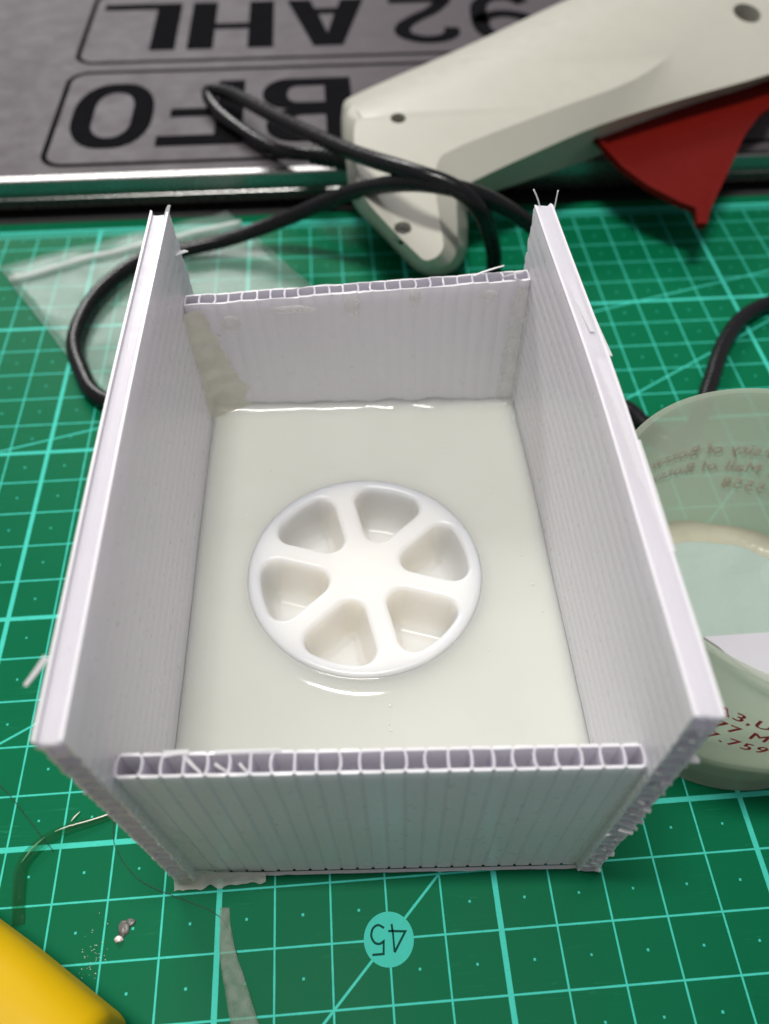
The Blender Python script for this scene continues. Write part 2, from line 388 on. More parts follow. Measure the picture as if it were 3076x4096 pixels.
# raised glue smears on the back wall
for (x, z, r1, r2, sd) in ((.95, 4.9, .20, .24, 1), (3.45, 5.30, .17, .26, 2), (4.72, 5.50, .12, .22, 3), (2.2, 5.25, .5, .10, 4), (6.2, 5.5, .22, .14, 5)):
    vs = []; fs = []
    for i in range(7):
        for k in range(20):
            w_ = 2 * math.pi * k / 20; rr = math.sin(i / 6 * math.pi / 2); h = math.cos(i / 6 * math.pi / 2) * .05
            f = 1 + .25 * nz(math.cos(w_) * 1.5, math.sin(w_) * 1.5, sd)
            vs.append(L2W(x + r1 * rr * f * math.cos(w_), 9.50 + .10 * x / 6.75 - h + .01, z + r2 * rr * f * math.sin(w_)))
    for i in range(6):
        for k in range(20): fs.append((i * 20 + k, i * 20 + (k + 1) % 20, (i + 1) * 20 + (k + 1) % 20, (i + 1) * 20 + k))
    obj('glue_smear', mesh_from('glue_smear', vs, fs, True), mat_glue, box)
# frayed shreds
def shred(base, tip, w, curl=(0, 0, 0), th=.02, tw=.15):
    base, tip = Vector(base), Vector(tip); d = (tip - base); side = d.cross(up + Vector((.2, .1, 0))).normalized() * w
    rows = []
    for k in range(5):
        t = k / 4; p = base + d * t + Vector(curl) * t * t; ww = side * ((1 - t) * (1 - tw) + tw); rows.append((p - ww / 2, p + ww / 2))
    nrm = d.cross(side).normalized() * th
    return grid_slab(lambda i, j: tuple(rows[i][j]), lambda i, j: tuple(rows[i][j] + nrm), 5, 2)
for k in range(24):
    z = .15 + k * .285 + random.uniform(-.06, .06)
    if z > 6.7: continue
    x = right_in(0, z) + random.uniform(.02, .36); ln_ = random.uniform(.03, .08) * (1.9 if 8 < k < 14 else 1)
    b0 = L2W(x, -.05, z); tp = L2W(x + random.uniform(.02, .16) + (.10 if 8 < k < 14 else 0), -.05 - ln_ * .8, z - random.uniform(.0, .08))
    obj('shred', mesh_from('shred', *shred(b0, tp, random.uniform(.10, .2), (0, 0, random.uniform(-.04, .04)), .03, .35)), mat_shred, box)
for base, tip, w_, cu in (((-.26, .98, 6.80), (-.52, .70, 6.56), .09, (0, 0, .04)),
                          ((1.18, .35, 5.12), (1.38, .12, 5.10), .06, (.05, 0, -.05)), ((1.62, .22, 5.12), (1.74, .12, 5.10), .04, (.04, 0, 0)), ((1.95, .22, 5.12), (2.03, .10, 5.10), .04, (.04, 0, 0)),
                          ((.9, .36, 5.12), (1.2, .38, 5.20), .10, (.05, 0, -.05)), ((1.6, .37, 5.14), (2.5, .38, 5.19), .05, (0, 0, -.03)),
                          ((6.5, 9.75, 5.85), (6.7, 9.6, 6.05), .12, (.1, 0, 0)), ((5.9, 9.85, 5.80), (6.5, 9.92, 6.04), .05, (0, 0, -.06)),
                          ((7.12, 10.20, 7.0), (7.02, 10.28, 7.42), .10, (-.08, 0, -.02)), ((7.38, 10.20, 7.0), (7.40, 10.26, 7.38), .16, (0, 0, 0)),
                          ((7.30, 8.1, 7.06), (7.38, 6.5, 7.15), .14, (.04, 0, .0)), ((7.50, 7.7, 6.98), (7.64, 6.0, 7.05), .10, (0, 0, .03)), ((7.48, 5.9, 7.09), (7.58, 3.4, 7.16), .20, (.0, 0, -.05)),
                          ((7.62, 4.2, 7.08), (7.70, 2.2, 7.15), .22, (.0, 0, -.06)), ((-.12, 10.45, 6.8), (-.10, 10.55, 6.98), .10, (.05, 0, 0)), ((-.05, 10.1, 6.2), (.04, 10.5, 6.0), .16, (.06, 0, 0))):
    obj('shred', mesh_from('shred', *shred(L2W(*base), L2W(*tip), w_, cu, .02, .55)), mat_shred, box)

# ------------------------------------------------------------------ milky pool + wheel
WC = (3.63, 4.90); WR = 2.30; LEVEL = 2.48
def pool_mesh():
    NA, NR = 320, 56; vs, fs = [], []
    for i in range(NA):
        a = 2 * math.pi * i / NA; dx, dy = math.cos(a), math.sin(a); lo, hi = 0, 9
        def inside(r):
            x, y = WC[0] + dx * r, WC[1] + dy * r
            return .385 < y < 9.50 + .10 * x / 6.75 and left_in(y, LEVEL) + .002 < x < right_in(y, LEVEL) - .002
        for _ in range(30):
            m_ = (lo + hi) / 2
            if inside(m_): lo = m_
            else: hi = m_
        R1 = lo; R0 = 2.20
        for k in range(NR):
            s = k / (NR - 1); s = .5 - .5 * math.cos(math.pi * s); s = .35 * s + .65 * (k / (NR - 1))
            # concentrate samples near both rims
            e = 2 * (k / (NR - 1)) - 1; s = .5 + .5 * math.copysign(1 - (1 - abs(e)) ** 1.8, e)
            r = R0 + (R1 - R0) * s; x, y = WC[0] + dx * r, WC[1] + dy * r
            d = min(x - left_in(y, LEVEL), right_in(y, LEVEL) - x, y - .38, 9.50 + .10 * x / 6.75 - y)
            z = LEVEL + (.15 if y > 9.0 else .05) * math.exp(-max(d, 0) / .10) * (1 + .5 * nz(x * 2, y * 2, 3)) + .13 * math.exp(-max(r - WR, 0) / (.20 + .04 * nz(dx * 2, dy * 2, 9))) + .010 * nz(x * .8, y * .8, 7)
            vs.append(L2W(x, y, z))
    for i in range(NA):
        i2 = (i + 1) % NA
        for k in range(NR - 1): fs.append((i * NR + k, i * NR + k + 1, i2 * NR + k + 1, i2 * NR + k))
    o1 = len(vs)
    for i in range(NA):
        for k in (0, NR - 1): x, y, z = vs[i * NR + k]; vs.append((x, y, .40))
    for i in range(NA):
        i2 = (i + 1) % NA
        fs.append((i * NR, i2 * NR, o1 + i2 * 2, o1 + i * 2)); fs.append((i * NR + NR - 1, o1 + i * 2 + 1, o1 + i2 * 2 + 1, i2 * NR + NR - 1))
        fs.append((o1 + i * 2, o1 + i2 * 2, o1 + i2 * 2 + 1, o1 + i * 2 + 1))
    return mesh_from('silicone_pool', vs, fs, True)
pool = empty('silicone_pool'); tag(pool, 'milky casting rubber poured around the white wheel inside the fluted box', 'liquid')
pool_s = obj('liquid_body', pool_mesh(), mat_pool, pool); smooth_angle(pool_s.data, 60)
bub = bmesh.new(); bmesh.ops.create_icosphere(bub, subdivisions=2, radius=.022 * S); bme = bpy.data.meshes.new('bubble'); bub.to_mesh(bme); bub.free()
for f in bme.polygons: f.use_smooth = True
bme.materials.append(mat_shred)
for x, y, s in ((4.05, 2.15, 1.3), (4.02, 1.82, .8), (4.05, 1.7, 1.0), (5.9, 3.2, .9), (1.6, 7.6, 1.0), (1.2, 6.4, .8), (.9, 5.5, .7), (2.0, 8.5, .8), (5.4, 8.2, 1.0), (5.9, 8.0, .7), (6.9, 4.6, 1.2), (6.75, 5.3, .8), (7.0, 4.0, 1.0), (4.9, 9.42, 2.0), (6.3, 9.44, 1.8), (.7, 3.2, .8), (5.5, 1.9, .7), (1.1, 4.2, .7), (6.3, 6.9, .8)):
    b = bpy.data.objects.new('bubble', bme); COL.objects.link(b); b.parent = pool; b.location = Vector(L2W(x, y, LEVEL + .005)) * S; b.scale = (s, s, s * .6)

def wheel_mesh():
    TOP = 2.66; verts, faces, norms = [], [], []
    NCIRC = 144
    def add(v, nrm): verts.append(v); norms.append(Vector(nrm).normalized()); return len(verts) - 1
    # outer rim with a fillet
    fr = .12; rings = []
    for z, r, na in [(1.2, WR, 0), (TOP - fr, WR, 0)] + [(TOP - fr + fr * math.sin(q), WR - fr + fr * math.cos(q), q) for q in [math.pi / 2 * j / 6 for j in range(1, 7)]]:
        ring = []
        for k in range(NCIRC):
            a = 2 * math.pi * k / NCIRC
            ring.append(add(L2W(WC[0] + r * math.cos(a), WC[1] + r * math.sin(a), z), U * (math.cos(a) * math.cos(na)) + W * (math.sin(a) * math.cos(na)) + Vector((0, 0, math.sin(na)))))
        rings.append(ring)
    for r0, r1 in zip(rings, rings[1:]):
        for k in range(NCIRC): faces.append((r0[k], r0[(k + 1) % NCIRC], r1[(k + 1) % NCIRC], r1[k]))
    outer = rings[-1]; holes = []
    for ang in (134, 74, 14, -46, -106, -166):
        t0 = math.radians(ang); rho = .30; off = .215; Ro = 2.02
        # inset curvilinear triangle then rounded
        o2 = off + rho; c30, s30 = math.cos(math.radians(30)), math.sin(math.radians(30))
        tip = (o2 / s30, 0.0); Ri = Ro - rho
        # intersection of line (offset o2 from ray at 30deg) with circle Ri
        tt = math.sqrt(Ri * Ri - o2 * o2); cu = (tt * c30 + o2 * s30, tt * s30 - o2 * c30); cl = (cu[0], -cu[1])
        pts = []
        a0 = math.atan2(cl[1], cl[0]); a1 = -a0
        def arc(c, s, e, n_):
            for j in range(n_): w_ = s + (e - s) * j / (n_ - 1); pts.append(((c[0], c[1]), (math.cos(w_), math.sin(w_))))
        arc(tip, math.radians(120), math.radians(240), 9)           # tip rounding
        for j in range(1, 8):
            f = j / 8; pts.append(((tip[0] + (cl[0] - tip[0]) * f, tip[1] + (cl[1] - tip[1]) * f), (math.cos(math.radians(240)), math.sin(math.radians(240)))))
        arc(cl, math.radians(-120), a0, 10)
        for j in range(1, 12):
            w_ = a0 + (a1 - a0) * j / 12; pts.append(((Ri * math.cos(w_), Ri * math.sin(w_)), (math.cos(w_), math.sin(w_))))
        arc(cu, a1, math.radians(120), 10)
        for j in range(1, 8):
            f = j / 8; pts.append(((cu[0] + (tip[0] - cu[0]) * f, cu[1] + (tip[1] - cu[1]) * f), (math.cos(math.radians(120)), math.sin(math.radians(120)))))
        prof = []; fr2 = .10; depth = 1.20
        for j in range(0, 6):
            q = math.pi / 2 * j / 5; prof.append((fr2 - fr2 * math.sin(q), -(fr2 - fr2 * math.cos(q)), (math.sin(q), math.cos(q))))   # out from wall, z, (inward, up)
        for f in (.25, .5, .75, 1): prof.append((-.14 * f, -fr2 - (depth - fr2 - .30) * f, (1, .14)))
        for j in range(1, 5):
            q = math.pi / 2 * j / 4; prof.append((-.14 - .15 * (1 - math.cos(q)), -(depth - .30) - .30 * math.sin(q), (math.cos(q), math.sin(q))))
        prev = None
        for (o_, dz, (ni, nu)) in prof:
            ring = []
            for (cx, cy), (nx, ny) in pts:
                x = cx + nx * (rho + o_); y = cy + ny * (rho + o_)
                gx = x * math.cos(t0) - y * math.sin(t0); gy = x * math.sin(t0) + y * math.cos(t0)
                hx = nx * math.cos(t0) - ny * math.sin(t0); hy = nx * math.sin(t0) + ny * math.cos(t0)
                ring.append(add(L2W(WC[0] + gx, WC[1] + gy, TOP + dz), (U * -hx + W * -hy) * ni + Vector((0, 0, nu))))
            n_ = len(ring)
            if prev:
                for k in range(n_): faces.append((prev[k], prev[(k + 1) % n_], ring[(k + 1) % n_], ring[k]))
            else: holes.append(ring)
            prev = ring
        faces.append(tuple(prev))
    loops = [[Vector(verts[i]) for i in outer]] + [[Vector(verts[i]) for i in h] for h in holes]
    flat = list(outer) + [i for h in holes for i in h]
    for tri in tessellate_polygon(loops): faces.append(tuple(flat[i] for i in tri))
    me = bpy.data.meshes.new('wheel_body'); me.from_pydata([tuple(x * S for x in v) for v in verts], [], faces)
    # orient faces by the analytic normals
    bm = bmesh.new(); bm.from_mesh(me); bm.verts.ensure_lookup_table()
    for f in bm.faces:
        f.normal_update(); av_ = sum((norms[v.index] for v in f.verts), Vector())
        if f.normal.dot(av_) < 0: f.normal_flip()
        f.smooth = True
    bm.to_mesh(me); bm.free()
    me.normals_split_custom_set_from_vertices([tuple(v) for v in norms])
    return me
wheel = obj('spoked_wheel', wheel_mesh(), mat_wheel); tag(wheel, 'white six-pocket wheel like a citrus slice, half sunk in the milky rubber', 'wheel')

# ------------------------------------------------------------------ number plate board
board = empty('number_plate_board'); tag(board, 'silver board printed with two upside-down number plates behind the box', 'number plate')
ZB = 1.05
obj('panel', mesh_from('panel', *box_vf(-14, 46, 21.62, 44, .10, ZB)), mat_silver, board)
prof = [(21.62, .06), (21.32, .06), (21.30, .09), (21.30, .42), (21.36, .46), (21.36, .56), (21.30, .60), (21.30, ZB - .03), (21.34, ZB + .03), (21.60, ZB + .03), (21.62, ZB + .02)]
pv = [(x, y, z) for x in (-14, 46) for y, z in prof]; k_ = len(prof)
obj('edge_trim', mesh_from('edge_trim', pv, [(i, (i + 1) % k_, k_ + (i + 1) % k_, k_ + i) for i in range(k_)] + [tuple(range(k_)), tuple(range(k_, 2 * k_))]), mat_alu, board)
def rrect(x0, x1, y0, y1, r, n_=7):
    out_ = []
    for cx, cy, s in ((x1 - r, y1 - r, 0), (x0 + r, y1 - r, 90), (x0 + r, y0 + r, 180), (x1 - r, y0 + r, 270)):
        for j in range(n_): a = math.radians(s + 90 * j / (n_ - 1)); out_.append((cx + r * math.cos(a), cy + r * math.sin(a)))
    return out_
ZP = ZB + .012
for y0, y1 in ((22.25, 29.1), (29.95, 36.8)):
    obj('plate_border', mesh_from('plate_border', *ribbon(rrect(-7.1, 43, y0, y1, .75), .20, ZP, True)), mat_print, board)
def ring_face(o_, i_):                      # two loops of equal length -> flat ring
    n_ = len(o_); return [(x, y) for x, y in o_ + i_], [(k, (k + 1) % n_, n_ + (k + 1) % n_, n_ + k) for k in range(n_)]
def letter(x0, x1, y0, y1, parts):
    """parts: (points 0..1 upright, faces); the plate is read from the far side"""
    V, F = merge([([(x1 - a * (x1 - x0), y1 - b * (y1 - y0), ZP) for a, b in v], f) for v, f in parts])
    return obj('letter', mesh_from('letter', V, F), mat_print, board)
R_ = lambda a0, a1, b0, b1: ([(a0, b0), (a1, b0), (a1, b1), (a0, b1)], [(0, 1, 2, 3)])
def dshape(y0, y1, x0, x1, r):
    pts = [(x0, y0), (x0, y1)]
    for j in range(9): a = math.radians(90 - 90 * j / 8); pts.append((x1 - r + r * math.cos(a), y1 - r * .8 + r * .8 * math.sin(a)))
    for j in range(9): a = math.radians(-90 * j / 8); pts.append((x1 - r + r * math.cos(a), y0 + r * .8 + r * .8 * math.sin(a)))
    return pts
letter(-6.55, -3.60, 23.3, 28.1, [ring_face(rrect(0, 1, 0, 1, .42), rrect(.26, .74, .15, .85, .22))])                                   # O
letter(-3.33, -.28, 23.3, 28.1, [R_(0, .33, 0, 1), R_(.33, 1, .85, 1), R_(.33, .88, .44, .57)])                                          # F
letter(.41, 3.78, 23.3, 28.1, [ring_face(dshape(.50, 1, 0, .95, .3), dshape(.60, .87, .30, .68, .13)), ring_face(dshape(0, .4995, 0, 1, .3), dshape(.13, .40, .30, .72, .13))])   # B
letter(-6.62, -3.27, 30.95, 35.6, [R_(0, .31, 0, 1), R_(.31, 1, 0, .13)])                                                                # L
letter(-2.78, .77, 30.95, 35.6, [R_(0, .30, 0, 1), R_(.70, 1, 0, 1), R_(.30, .70, .48, .60)])                                            # H
letter(1.34, 4.75, 30.95, 35.6, [([(0, 0), (.30, 0), (.355, .20), (.645, .20), (.70, 0), (1, 0), (.68, 1), (.32, 1), (.40, .33), (.60, .33), (.50, .74)],
        [(0, 1, 2, 8, 10, 7), (5, 6, 10, 9, 3, 4), (2, 3, 9, 8), (6, 7, 10)])])                                                           # A
def stroke_letter(x0, x1, y0, y1, pts, w):
    P = [(x1 - a * (x1 - x0), y1 - b * (y1 - y0)) for a, b in pts]
    obj('letter', mesh_from('letter', *ribbon(P, w, ZP)), mat_print, board)
cm = lambda pts, n_=5: [(v.x, v.y) for v in catmull([(a, b, 0) for a, b in pts], n_)]
two = cm([(.13, .70), (.16, .84), (.34, .93), (.62, .93), (.84, .82), (.84, .66), (.66, .50), (.36, .32), (.16, .12)]) + [(.13, .07), (1, .07)]
stroke_letter(5.83, 8.72, 30.95, 35.6, two, [.62] * 3 + [.68] * (len(two) - 5) + [.55, .6])
nine = cm([(.86, .62), (.80, .50), (.5, .43), (.2, .52), (.14, .70), (.24, .88), (.5, .94), (.78, .88), (.88, .70), (.87, .45), (.80, .20), (.60, .06), (.3, .06), (.12, .2)])
stroke_letter(9.30, 12.2, 30.95, 35.6, nine, .72)

# ------------------------------------------------------------------ zip bag
bag = empty('zip_bag'); tag(bag, 'clear zip bag lying flat on the mat behind the left wall', 'plastic bag')
P00 = Vector((-7.95, 18.05, 0)); ex = Vector((7.1, 2.6, 0)); ey = Vector((5.2, -7.9, 0)) * 1.05
def bagpt(i, j, off):
    u, v = i / 30, j / 34; p = P00 + ex * u + ey * v
    p.x += .05 * nz(v * 9, u * 2); p.y += .06 * nz(u * 8, v * 2, 4)
    z = .03 + .07 * (nz(u * 3, v * 4, 2) + .4) * math.sin(math.pi * u) ** .5 + .04 * nz(u * 8, v * 9, 6) + .04
    return (p.x, p.y, max(.015, z) + off)
obj('film', mesh_from('film', *grid_slab(lambda i, j: bagpt(i, j, .03), lambda i, j: bagpt(i, j, 0), 31, 35), True), mat_bag, bag)
zpts = [bagpt(i, 3.4, .10) for i in range(31)]
obj('zip_strip', mesh_from('zip_strip', *tube(zpts, .10, 8), True), mat_zip, bag)
for e in (0, 30):
    obj('side_seam', mesh_from('side_seam', *tube([bagpt(e, j, .02) for j in range(35)], .03, 6), True), mat_bag, bag)

# ------------------------------------------------------------------ glue gun
gun = empty('glue_gun'); tag(gun, 'cream hot glue gun with red trigger and black cord lying on its side', 'glue gun')
GO = [(3.25, 22.27, 1.64), (3.33, 23.62, 1.84), (3.59, 24.45, 1.97), (8.04, 27.21, 2.38), (13.08, 30.47, 2.87), (18.65, 33.72, 3.36), (29.2, 40.22, 4.33), (23.92, 26.52, 2.28), (18.93, 24.36, 1.95), (15.45, 22.97, 1.75), (12.15, 21.37, 1.51), (9.53, 20.25, 1.34), (7.79, 19.5, 1.22), (7.23, 19.05, 1.16), (7.02, 17.63, 0.94), (6.83, 16.67, 0.8), (6.39, 16.07, 0.71), (5.67, 15.96, 0.69), (5.16, 16.3, 0.74), (4.24, 17.78, 0.97), (3.46, 19.13, 1.17), (3.33, 20.63, 1.4)]
GM = [(3.31, 20.12, 2.77), (3.41, 21.29, 2.94), (3.69, 21.82, 3.02), (7.72, 24.27, 3.39), (12.31, 27.31, 3.85), (17.42, 30.17, 4.28), (26.85, 36.05, 5.16), (22.48, 24.71, 3.46), (17.83, 22.69, 3.15), (14.63, 21.57, 2.99), (11.52, 20.37, 2.8), (9.12, 19.11, 2.62), (7.31, 18.09, 2.46), (6.6, 17.52, 2.38), (6.39, 15.97, 2.14), (6.24, 15.05, 2.01), (5.94, 14.58, 1.94), (5.38, 14.5, 1.93), (5.02, 14.81, 1.97), (4.23, 16.07, 2.16), (3.49, 17.35, 2.35), (3.35, 18.62, 2.54)]
GT = [(3.58, 19.51, 3.23), (3.69, 20.16, 3.32), (3.91, 20.26, 3.34), (7.77, 22.03, 3.6), (12.24, 24.87, 4.03), (16.02, 27.53, 4.43), (17.8, 28.99, 4.65), (17.21, 26.89, 4.33), (15.99, 25.24, 4.09), (14.9, 23.55, 3.83), (12.81, 21.73, 3.56), (9.66, 20.23, 3.33), (6.25, 18.48, 3.07), (5.86, 17.42, 2.91), (5.8, 15.59, 2.64), (5.8, 14.68, 2.5), (5.59, 14.29, 2.44), (5.26, 14.15, 2.42), (5.05, 14.37, 2.46), (4.37, 15.49, 2.62), (3.72, 16.75, 2.81), (3.56, 17.84, 2.98)]
def close_spline(P, n_=4):
    Q = [Vector(p) for p in P]; m_ = len(Q); out_ = []
    for i in range(m_):
        a, b, c, d = Q[i - 1], Q[i], Q[(i + 1) % m_], Q[(i + 2) % m_]
        # tension: keep long straight runs straight
        t1 = (c - a) * .5 * min(1, (c - b).length / max((b - a).length, (c - b).length) + .15); t2 = (d - b) * .5 * min(1, (c - b).length / max((d - c).length, (c - b).length) + .15)
        L = (c - b).length
        if t1.length > L: t1 = t1.normalized() * L
        if t2.length > L: t2 = t2.normalized() * L
        for k in range(n_):
            t = k / n_; out_.append((2 * t ** 3 - 3 * t * t + 1) * b + (t ** 3 - 2 * t * t + t) * t1 + (-2 * t ** 3 + 3 * t * t) * c + (t ** 3 - t * t) * t2)
    return out_
so, sm, st = close_spline(GO), close_spline(GM), close_spline(GT)
dn = Vector((0, .15, -1)).normalized()
cen = sum(so, Vector()) / len(so)
sb = [o + dn * .15 + (Vector((6.5, 20, 0)) - Vector((o.x, o.y, 0))).normalized() * .06 for o in so]
sbb = [o + dn * .38 + (Vector((6.5, 20, 0)) - Vector((o.x, o.y, 0))).normalized() * .3 for o in so]
rings = [sbb, sb, so, sm, st]; ns = len(so); vs, fs = [], []
for r in rings: vs += [tuple(v) for v in r]
for j in range(len(rings) - 1):
    for k in range(ns): fs.append((j * ns + k, j * ns + (k + 1) % ns, (j + 1) * ns + (k + 1) % ns, (j + 1) * ns + k))
fs.append(tuple(range(ns)))
top = len(rings) - 1
for tri in tessellate_polygon([st]): fs.append(tuple(top * ns + i for i in tri))
gme = mesh_from('gun_body', vs, fs)
bm = bmesh.new(); bm.from_mesh(gme); bmesh.ops.triangulate(bm, faces=[f for f in bm.faces if len(f.verts) > 4]); bmesh.ops.recalc_face_normals(bm, faces=bm.faces); bm.to_mesh(gme); bm.free()
gbody = obj('gun_body', gme, mat_gun, gun)
cutters = []
gn_ = Vector((0, -.15, 1)).normalized()
HOLES = (((4.99, 20.2, 3.33), .24, .8), ((4.73, 15.43, 2.61), .25, .40), ((17.75, 25.5, 3.82), .50, 1.1))
for (hp, hr, hd) in HOLES:
    hp = Vector(hp); a = gn_.cross(Vector((1, 0, 0))).normalized(); v_, f_ = tube([hp - gn_ * hd, hp + gn_ * 1.2], hr, 28)
    cu_ = obj('cutter', mesh_from('cutter', v_, f_), None); cutters.append(cu_)
    md = gbody.modifiers.new('b', 'BOOLEAN'); md.operation = 'DIFFERENCE'; md.object = cu_; md.solver = 'EXACT'
bpy.context.view_layer.update()
dg = bpy.context.evaluated_depsgraph_get(); new_me = bpy.data.meshes.new_from_object(gbody.evaluated_get(dg))
gbody.modifiers.clear(); gbody.data = new_me; new_me.name = 'gun_body'
if len(new_me.materials) == 0: new_me.materials.append(mat_gun)
for c_ in cutters: bpy.data.objects.remove(c_)
smooth_angle(new_me, 28)
bv_ = gbody.modifiers.new('round', 'BEVEL'); bv_.width = .09 * S; bv_.segments = 3; bv_.limit_method = 'ANGLE'; bv_.angle_limit = math.radians(28)
for (hp, hr, hd) in HOLES:
    hp = Vector(hp); q = hp - gn_ * hd
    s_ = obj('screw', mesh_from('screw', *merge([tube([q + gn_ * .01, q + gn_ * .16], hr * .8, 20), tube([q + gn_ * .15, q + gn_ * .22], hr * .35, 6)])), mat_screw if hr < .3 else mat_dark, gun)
# trigger
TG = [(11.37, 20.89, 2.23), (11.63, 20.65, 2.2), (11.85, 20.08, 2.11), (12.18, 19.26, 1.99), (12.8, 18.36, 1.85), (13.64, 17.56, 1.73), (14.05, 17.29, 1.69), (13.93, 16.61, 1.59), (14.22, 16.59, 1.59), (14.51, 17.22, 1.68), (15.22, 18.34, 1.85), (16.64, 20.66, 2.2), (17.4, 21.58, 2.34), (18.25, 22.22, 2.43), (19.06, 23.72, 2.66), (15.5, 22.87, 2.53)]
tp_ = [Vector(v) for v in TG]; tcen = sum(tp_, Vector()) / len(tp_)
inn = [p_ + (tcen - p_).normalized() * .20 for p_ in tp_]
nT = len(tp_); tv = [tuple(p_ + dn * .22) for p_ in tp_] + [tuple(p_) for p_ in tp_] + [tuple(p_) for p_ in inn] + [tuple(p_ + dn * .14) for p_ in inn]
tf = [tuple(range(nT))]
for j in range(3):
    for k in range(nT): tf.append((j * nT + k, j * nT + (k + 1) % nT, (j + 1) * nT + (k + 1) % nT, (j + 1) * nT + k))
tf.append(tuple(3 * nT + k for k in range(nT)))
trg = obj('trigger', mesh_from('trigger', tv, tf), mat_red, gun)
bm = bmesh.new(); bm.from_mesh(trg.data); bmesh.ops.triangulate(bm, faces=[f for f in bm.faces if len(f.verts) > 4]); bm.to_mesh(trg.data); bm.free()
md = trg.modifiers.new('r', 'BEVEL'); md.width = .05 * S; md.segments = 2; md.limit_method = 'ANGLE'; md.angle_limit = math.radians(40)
# cord
CP = [(4.6, 19.8, 2.1), (3.6, 20.3, 1.95), (2.31, 21.06, 1.75), (1.04, 22.05, 1.45), (-0.11, 23.47, 1.35), (-1.16, 25.0, 1.42), (-1.50, 26.0, 1.62), (-0.58, 25.2, 1.9), (1.16, 22.13, 2.5), (3.32, 18.26, 3.4), (4.87, 16.0, 4.0), (6.06, 15.24, 3.9), (6.86, 15.09, 3.2), (7.46, 15.66, 1.6), (7.64, 15.81, 0.5), (7.88, 14.78, 0.25), (9.16, 15.13, 0.25), (9.78, 16.18, 0.8), (8.57, 15.85, 2.2), (7.14, 15.38, 3.4), (5.82, 15.32, 3.9), (4.63, 16.05, 3.6), (3.25, 17.47, 2.5), (1.34, 18.34, 1.2), (-0.49, 18.29, 0.6), (-1.98, 18.06, 0.42), (-3.41, 17.54, 0.38), (-4.49, 15.99, 0.36), (-4.85, 14.18, 0.34), (-4.51, 12.81, 0.30), (-3.7, 11.56, 0.27), (-1.6, 11.0, .24), (1.5, 10.9, .24), (5, 10.7, .24), (8, 10.6, .24), (9.6, 10.55, .24), (10.36, 10.25, 0.24), (10.71, 9.62, 0.24), (11.22, 8.99, 0.24), (12.02, 9.5, 0.24), (12.84, 10.84, 0.24), (13.78, 12.49, 0.24), (14.74, 13.66, 0.24), (15.86, 14.34, 0.24), (17.2, 14.61, 0.24), (20, 14.7, .24)]
obj('power_cord', mesh_from('power_cord', *tube(catmull(CP, 9), .235, 16), True), mat_cord, gun)
sr = catmull([(3.75, 20.22, 1.97), (2.9, 20.7, 1.85), (2.2, 21.1, 1.73)], 14)
obj('strain_relief', mesh_from('strain_relief', *tube(sr, lambda t: (.40 - .10 * t) * (1 if int(t * 14) % 2 else .88), 16), False), mat_cord, gun)

# ------------------------------------------------------------------ cup
cup = empty('plastic_cup'); tag(cup, 'frosted plastic cup with red printed address, right of the box', 'cup')
CC = (10.33, 2.91); CH = 5.0; RB, RT = 2.84, 3.16
def rad(z): return RB + (RT - RB) * z / CH
prof = [(0.0, .10), (2.55, .10), (2.70, .02), (RB, .0), (rad(.25) + .02, .25), (rad(2.5), 2.5), (rad(4.85), 4.85), (RT + .05, 4.90), (RT + .06, 4.96), (RT + .02, 5.0), (RT - .06, 4.96), (rad(4.7) - .06, 4.7), (rad(2.5) - .06, 2.5), (rad(.5) - .06, .5), (rad(.3) - .25, .22), (0.0, .20)]
NS = 96; vs, fs = [], []
for r, z in prof:
    for k in range(NS): a = 2 * math.pi * k / NS; vs.append((CC[0] + r * math.cos(a), CC[1] + r * math.sin(a), z))
for i in range(len(prof) - 1):
    for k in range(NS): fs.append((i * NS + k, i * NS + (k + 1) % NS, (i + 1) * NS + (k + 1) % NS, (i + 1) * NS + k))
cme = mesh_from('cup_wall', vs, fs); bm = bmesh.new(); bm.from_mesh(cme); bmesh.ops.remove_doubles(bm, verts=bm.verts, dist=1e-6); bmesh.ops.recalc_face_normals(bm, faces=bm.faces); bm.to_mesh(cme); bm.free(); smooth_angle(cme, 50)
obj('cup_wall', cme, mat_cup, cup)
vs, fs = [], []; NRr = 16
for i in range(NRr):
    for k in range(NS):
        a = 2 * math.pi * k / NS; s = i / (NRr - 1); r = .05 + (2.40 - .05) * s * (1 + .03 * nz(math.cos(a) * 2, math.sin(a) * 2, 1)); z = .92 + .10 * s ** 4 + .07 * nz(1.3 * r * math.cos(a), 1.3 * r * math.sin(a), 3)
        vs.append((CC[0] + r * math.cos(a), CC[1] + r * math.sin(a), z))
for i in range(NRr - 1):
    for k in range(NS): fs.append((i * NS + k, i * NS + (k + 1) % NS, (i + 1) * NS + (k + 1) % NS, (i + 1) * NS + k))
fs.append(tuple(range(NS)))
obj('silicone_residue', mesh_from('silicone_residue', vs, fs, True), mat_residue, cup)
vs, fs = [], []
for i in range(7):
    s = i / 6
    for k in range(NS):
        a = 2 * math.pi * k / NS; h = .30 + .16 * nz(math.cos(a) * 2.5, math.sin(a) * 2.5, 8)
        z = .94 + h * s ** 1.6; r = 2.34 + (rad(z) - .07 - 2.34) * (1 - (1 - s) ** 1.8); z += .02 * nz(k * .5, s * 3)
        vs.append((CC[0] + r * math.cos(a), CC[1] + r * math.sin(a), z))
for i in range(6):
    for k in range(NS): fs.append((i * NS + k, i * NS + (k + 1) % NS, (i + 1) * NS + (k + 1) % NS, (i + 1) * NS + k))
obj('residue_ring', mesh_from('residue_ring', vs, fs, True), mat_residue_y, cup)
